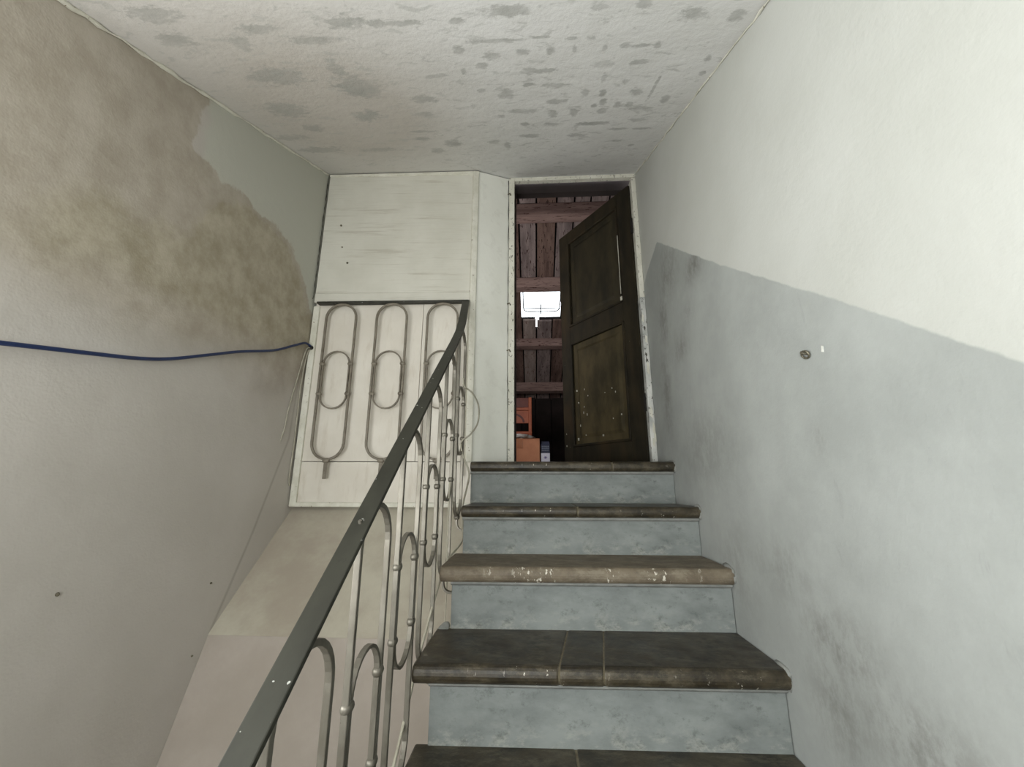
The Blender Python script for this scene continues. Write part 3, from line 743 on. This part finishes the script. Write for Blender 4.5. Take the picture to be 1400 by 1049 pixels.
def loop_unit(c, u, nrm, top, bar, foot_dir, W_=.157):
    """outer loop > inner loop, four collars, foot"""
    z0 = top - .828
    org = (c[0], c[1], z0)
    ol = rp('baluster_loop', sweep(stadium(c, u, W_, z0, top), nrm + (0,), .013, .011, True), bar, org=org, bevel=.0015)
    ol['org'] = org
    iw = W_ - .024
    rp('inner_loop', sweep(stadium(c, u, iw, z0 + .255, top - .268, 12), nrm + (0,), .012, .007, True), bar, ol, org, bevel=.001)
    for s_ in (-1, 1):
        for z_ in (z0 + .332, z0 + .492):
            r_ = W_ / 2 - .006
            rp('collar', collar((c[0] + s_ * u[0] * r_, c[1] + s_ * u[1] * r_, z_), u, nrm, .012, .0085, .009), bar, ol, org, smooth=True)
    rp('foot_collar', collar((c[0], c[1], z0 - .006), u, nrm, .014, .010, .010), bar, ol, org, smooth=True)
    if foot_dir == 'stair':
        pts = [(c[0], c[1], z0 - .008), (c[0], c[1], z0 - .030), (c[0] + .004, c[1], z0 - .046), (c[0] + .016, c[1], z0 - .057), (c[0] + .034, c[1], z0 - .060), (-.275, c[1], z0 - .060)]
        rp('foot', sweep(smooth_path(pts, 3), (0, 1, 0), .018, .007), bar, ol, org)
    else:
        rp('foot', sweep([(c[0], c[1], z0 - .01), (c[0], c[1], z0 - .095)], (1, 0, 0), .017, .008), bar, ol, org, bevel=.002)
    return ol
for k in range(-1, 6):
    yc = .6525 + .2310 * k
    top = rail_z(yc) + .0785 - .0785 / math.cos(math.atan(.80)) - .010
    loop_unit((XRAIL, yc), (0, 1), (1, 0), top, M_bar, 'stair')
for x_ in (-1.030, -.755, -.481):
    loop_unit((x_, 2.006 + (x_ + 1.03) * .024), (1, .024), (-.024, 1), 2.357, M_bar_old, 'panel', .162)

# ------------------------------------------------------------------ cables
tag(mesh_obj('cable', *tube(smooth_path([(-1.18, -.6, 1.52), (-1.185, .2, 1.60), (-1.19, .805, 1.718), (-1.19, 1.0, 1.755), (-1.195, 1.121, 1.78), (-1.195, 1.23, 1.812), (-1.195, 1.389, 1.877), (-1.195, 1.532, 1.936),
     (-1.195, 1.734, 2.008), (-1.195, 1.866, 2.074), (-1.193, 1.95, 2.118), (-1.192, 1.985, 2.130), (-1.19, 2.034, 2.126)], 6), .0058, 10), M_blue, smooth=True),
    'blue cable sagging across the stained left wall into the panel edge', 'cable')
tag(mesh_obj('cable', *tube(smooth_path([(-1.19, 2.030, 2.116), (-1.198, 2.0, 2.10), (-1.206, 1.975, 1.965), (-1.208, 1.93, 1.77), (-1.208, 1.916, 1.66), (-1.215, 1.905, 1.60)], 6), .0032, 8), M_cable, smooth=True),
    'thin beige cable slanting down the left wall below the blue cable', 'cable')
tag(mesh_obj('cable', *tube(smooth_path([(-1.188, 2.030, 2.112), (-1.20, 2.015, 2.08), (-1.208, 2.008, 1.90), (-1.208, 2.014, 1.63), (-1.207, 2.008, 1.45), (-1.207, 2.02, 1.40)], 6), .0035, 8), M_cable, smooth=True),
    'beige cable hanging straight beside the left edge strip of the cream partition', 'cable')
tag(mesh_obj('cable_hole', *tube([(-1.19, 2.036, 2.120), (-1.19, 2.020, 2.120)], .012, 12), M_dark), 'dark ragged hole in the partition edge where the cables enter', 'hole')
# flex looping out of the railing and falling along the stair edge
px = [(-.332, 1.86, 1.90), (-.325, 1.87, 1.86), (-.29, 1.869, 1.832), (-.268, 1.93, 1.790), (-.262, 1.93, 1.735), (-.268, 1.915, 1.685), (-.292, 1.865, 1.632), (-.330, 1.86, 1.600), (-.322, 1.85, 1.545), (-.29, 1.845, 1.466), (-.291, 1.815, 1.40), (-.300, 1.775, 1.328), (-.299, 1.77, 1.25), (-.297, 1.755, 1.185), (-.324, 1.61, 1.137), (-.325, 1.473, 1.076), (-.332, 1.39, 1.000), (-.334, 1.30, .93), (-.335, 1.23, .865), (-.335, 1.16, .803), (-.335, 1.10, .755), (-.34, .95, .62), (-.345, .6, .33), (-.35, .3, .03)]
tag(mesh_obj('cable', *tube(smooth_path(px, 5), .0040, 8), M_cable, smooth=True), 'beige flex looping out of the railing and trailing down the tread ends', 'cable')
tag(mesh_obj('cable', *tube(smooth_path([(-.325, 1.60, 1.42), (-.325, 1.60, 1.30), (-.324, 1.60, 1.15), (-.324, 1.615, 1.07), (-.322, 1.60, .98), (-.318, 1.575, .93)], 6), .0026, 8), M_cable, smooth=True),
    'thin grey wire dropping behind the railing to the corner of the wide lower tread', 'cable')

# ------------------------------------------------------------------ small things on the walls
hk = empty('wall_hook', (XR, .955, 1.712), 'small bent metal hook fixed in the grey part of the right wall', 'hook')
mesh_obj('ring', *tube([(-.007 - .004 * math.sin(a_ * math.pi / 8), .011 * math.cos(a_ * math.pi / 8), .008 * math.sin(a_ * math.pi / 8)) for a_ in range(16)], .0026, 6, True), M_hookm, hk, smooth=True)
mesh_obj('spike', *tube([(.004, 0, 0), (-.006, .003, .004), (-.014, .006, .008)], .003, 6), M_hookm, hk, smooth=True)
tag(mesh_obj('plaster_chip', *hexa([(XR - .0015, .904, 1.702), (XR - .0015, .910, 1.704), (XR + .001, .910, 1.704), (XR + .001, .904, 1.702),
                                    (XR - .0015, .903, 1.716), (XR - .0015, .907, 1.718), (XR + .001, .907, 1.718), (XR + .001, .903, 1.716)]), M_chip),
    'small white chipped spot beside the metal hook on the right wall', 'paint chip')
for y_, z_, r_, lb in ((1.072, 1.139, .005, 'rusty nail in the left wall well below the blue cable'), (1.600, 1.050, .0035, 'small dark nail low on the left wall near the diagonal ridge'),
                       (1.565, .822, .0035, 'lowest dark nail on the left wall, just past the diagonal ridge')):
    tag(mesh_obj('nail', *tube([(XL - .002, y_, z_), (XL + .003, y_, z_), (XL + .005, y_ + .001, z_ + .001)], [r_, r_, r_ * .5], 8), M_hookm), lb, 'nail')

# ------------------------------------------------------------------ things in the attic
bx = empty('cardboard_box', (-.10, 3.35, LAND), 'brown cardboard box on the attic floor just inside the open door', 'box')
mesh_obj('carton', *box(-.15, .145, -.15, .16, 0, .236), M_card, bx, bevel=.004)
mesh_obj('flap', *box(-.15, -.004, -.152, .162, .236, .240), M_card, bx)
mesh_obj('flap', *box(-.001, .145, -.152, .162, .236, .240), M_card, bx)
mesh_obj('tape', *join(box(-.030, .012, -.1525, -.1505, .165, .2405), box(-.030, .012, -.152, .162, .2402, .2412)), M_tape, bx)
def lump(name, loc, rx, ry, rz, mat, sd, label, cat):
    bm = bmesh.new(); bmesh.ops.create_icosphere(bm, subdivisions=4, radius=1)
    for v_ in bm.verts:
        n1 = mnoise.noise(v_.co * 2.2 + Vector((sd, 0, 0))); n2 = abs(mnoise.noise(v_.co * 5 + Vector((0, sd, 0))))
        k_ = 1 + .35 * n1 - .25 * n2
        v_.co = Vector((v_.co.x * rx * k_, v_.co.y * ry * k_, max(v_.co.z * k_, -.75) * rz))
    me = bpy.data.meshes.new(name); bm.to_mesh(me); bm.free()
    for p in me.polygons: p.use_smooth = True
    me.materials.append(mat); o = bpy.data.objects.new(name, me); COL.objects.link(o); o.location = loc
    return tag(o, label, cat)
lump('plastic_bag', (-.13, 3.31, LAND + .240 + .020), .125, .09, .028, M_bag, 3.1, 'crumpled grey plastic bag lying on top of the cardboard box', 'bag')
cn = empty('drinks_carton', (.088, 3.25, LAND), 'narrow navy carton with white label standing right of the cardboard box', 'carton')
mesh_obj('carton_body', *box(-.034, .034, -.04, .04, 0, .19), M_navy, cn, bevel=.002)
mesh_obj('carton_top', *hexa([(-.034, -.04, .19), (.034, -.04, .19), (.034, .04, .19), (-.034, .04, .19), (-.030, -.004, .222), (.030, -.004, .222), (.030, .004, .222), (-.030, .004, .222)]), M_navy, cn)
mesh_obj('paper_label', *box(-.034, .033, -.0415, -.0402, .004, .128), M_paper, cn)
st5 = []
for i in range(3):
    a_ = math.pi * i / 3; dx, dz = math.cos(a_) * .013, math.sin(a_) * .013; nx, nz = -math.sin(a_) * .002, math.cos(a_) * .002
    st5.append(hexa([(-dx - nx, -.0422, .095 - dz - nz), (dx - nx, -.0422, .095 + dz - nz), (dx - nx, -.0412, .095 + dz - nz), (-dx - nx, -.0412, .095 - dz - nz),
                     (-dx + nx, -.0422, .095 - dz + nz), (dx + nx, -.0422, .095 + dz + nz), (dx + nx, -.0412, .095 + dz + nz), (-dx + nx, -.0412, .095 - dz + nz)]))
mesh_obj('emblem', *join(*st5), M_violet, cn)
ln = []
random.seed(9)
for z_ in (.178, .163, .148):
    x_ = -.028
    while x_ < .024:
        w_ = random.uniform(.004, .011); ln.append(box(x_, x_ + w_, -.0412, -.0402, z_, z_ + .006)); x_ += w_ + .003
mesh_obj('printed_lines', *join(*ln), M_silver, cn)['kind'] = 'stuff'

ch = empty('wooden_chair', (-.255, 4.62, LAND), 'orange brown wooden chair standing behind the cardboard box in the attic', 'chair')
hw = .215
for s_ in (-1, 1):
    mesh_obj('back_post', *box(s_ * hw - .018, s_ * hw + .018, .0, .034, 0, .865), M_orange, ch, bevel=.004)
    mesh_obj('leg', *box(s_ * hw - .018, s_ * hw + .018, .38, .414, 0, .44), M_orange, ch, bevel=.004)
mesh_obj('seat', *box(-.235, .235, -.01, .43, .44, .470), M_orange, ch, bevel=.006)
mesh_obj('crest_panel', *box(-hw + .018, hw - .018, .006, .026, .745, .86), M_redwood, ch, bevel=.003)
mesh_obj('crest_rail', *box(-hw + .018, hw - .018, .002, .03, .715, .745), M_orange, ch, bevel=.003)
mesh_obj('splat', *box(-hw + .018, hw - .018, .008, .024, .565, .712), M_orange, ch, bevel=.003)
mesh_obj('carved_arch', *sweep([(.14 * math.cos(R(a_)), .005, .575 + .10 * math.sin(R(a_))) for a_ in range(0, 181, 15)], (0, 1, 0), .008, .022), M_redwood, ch)
mesh_obj('carved_rosette', *tube([(0, .002, .60), (0, .01, .60)], .03, 16), M_redwood, ch)
for z_ in (.2, .33): mesh_obj('stretcher', *box(-hw + .018, hw - .018, .01, .026, z_, z_ + .025), M_orange, ch)
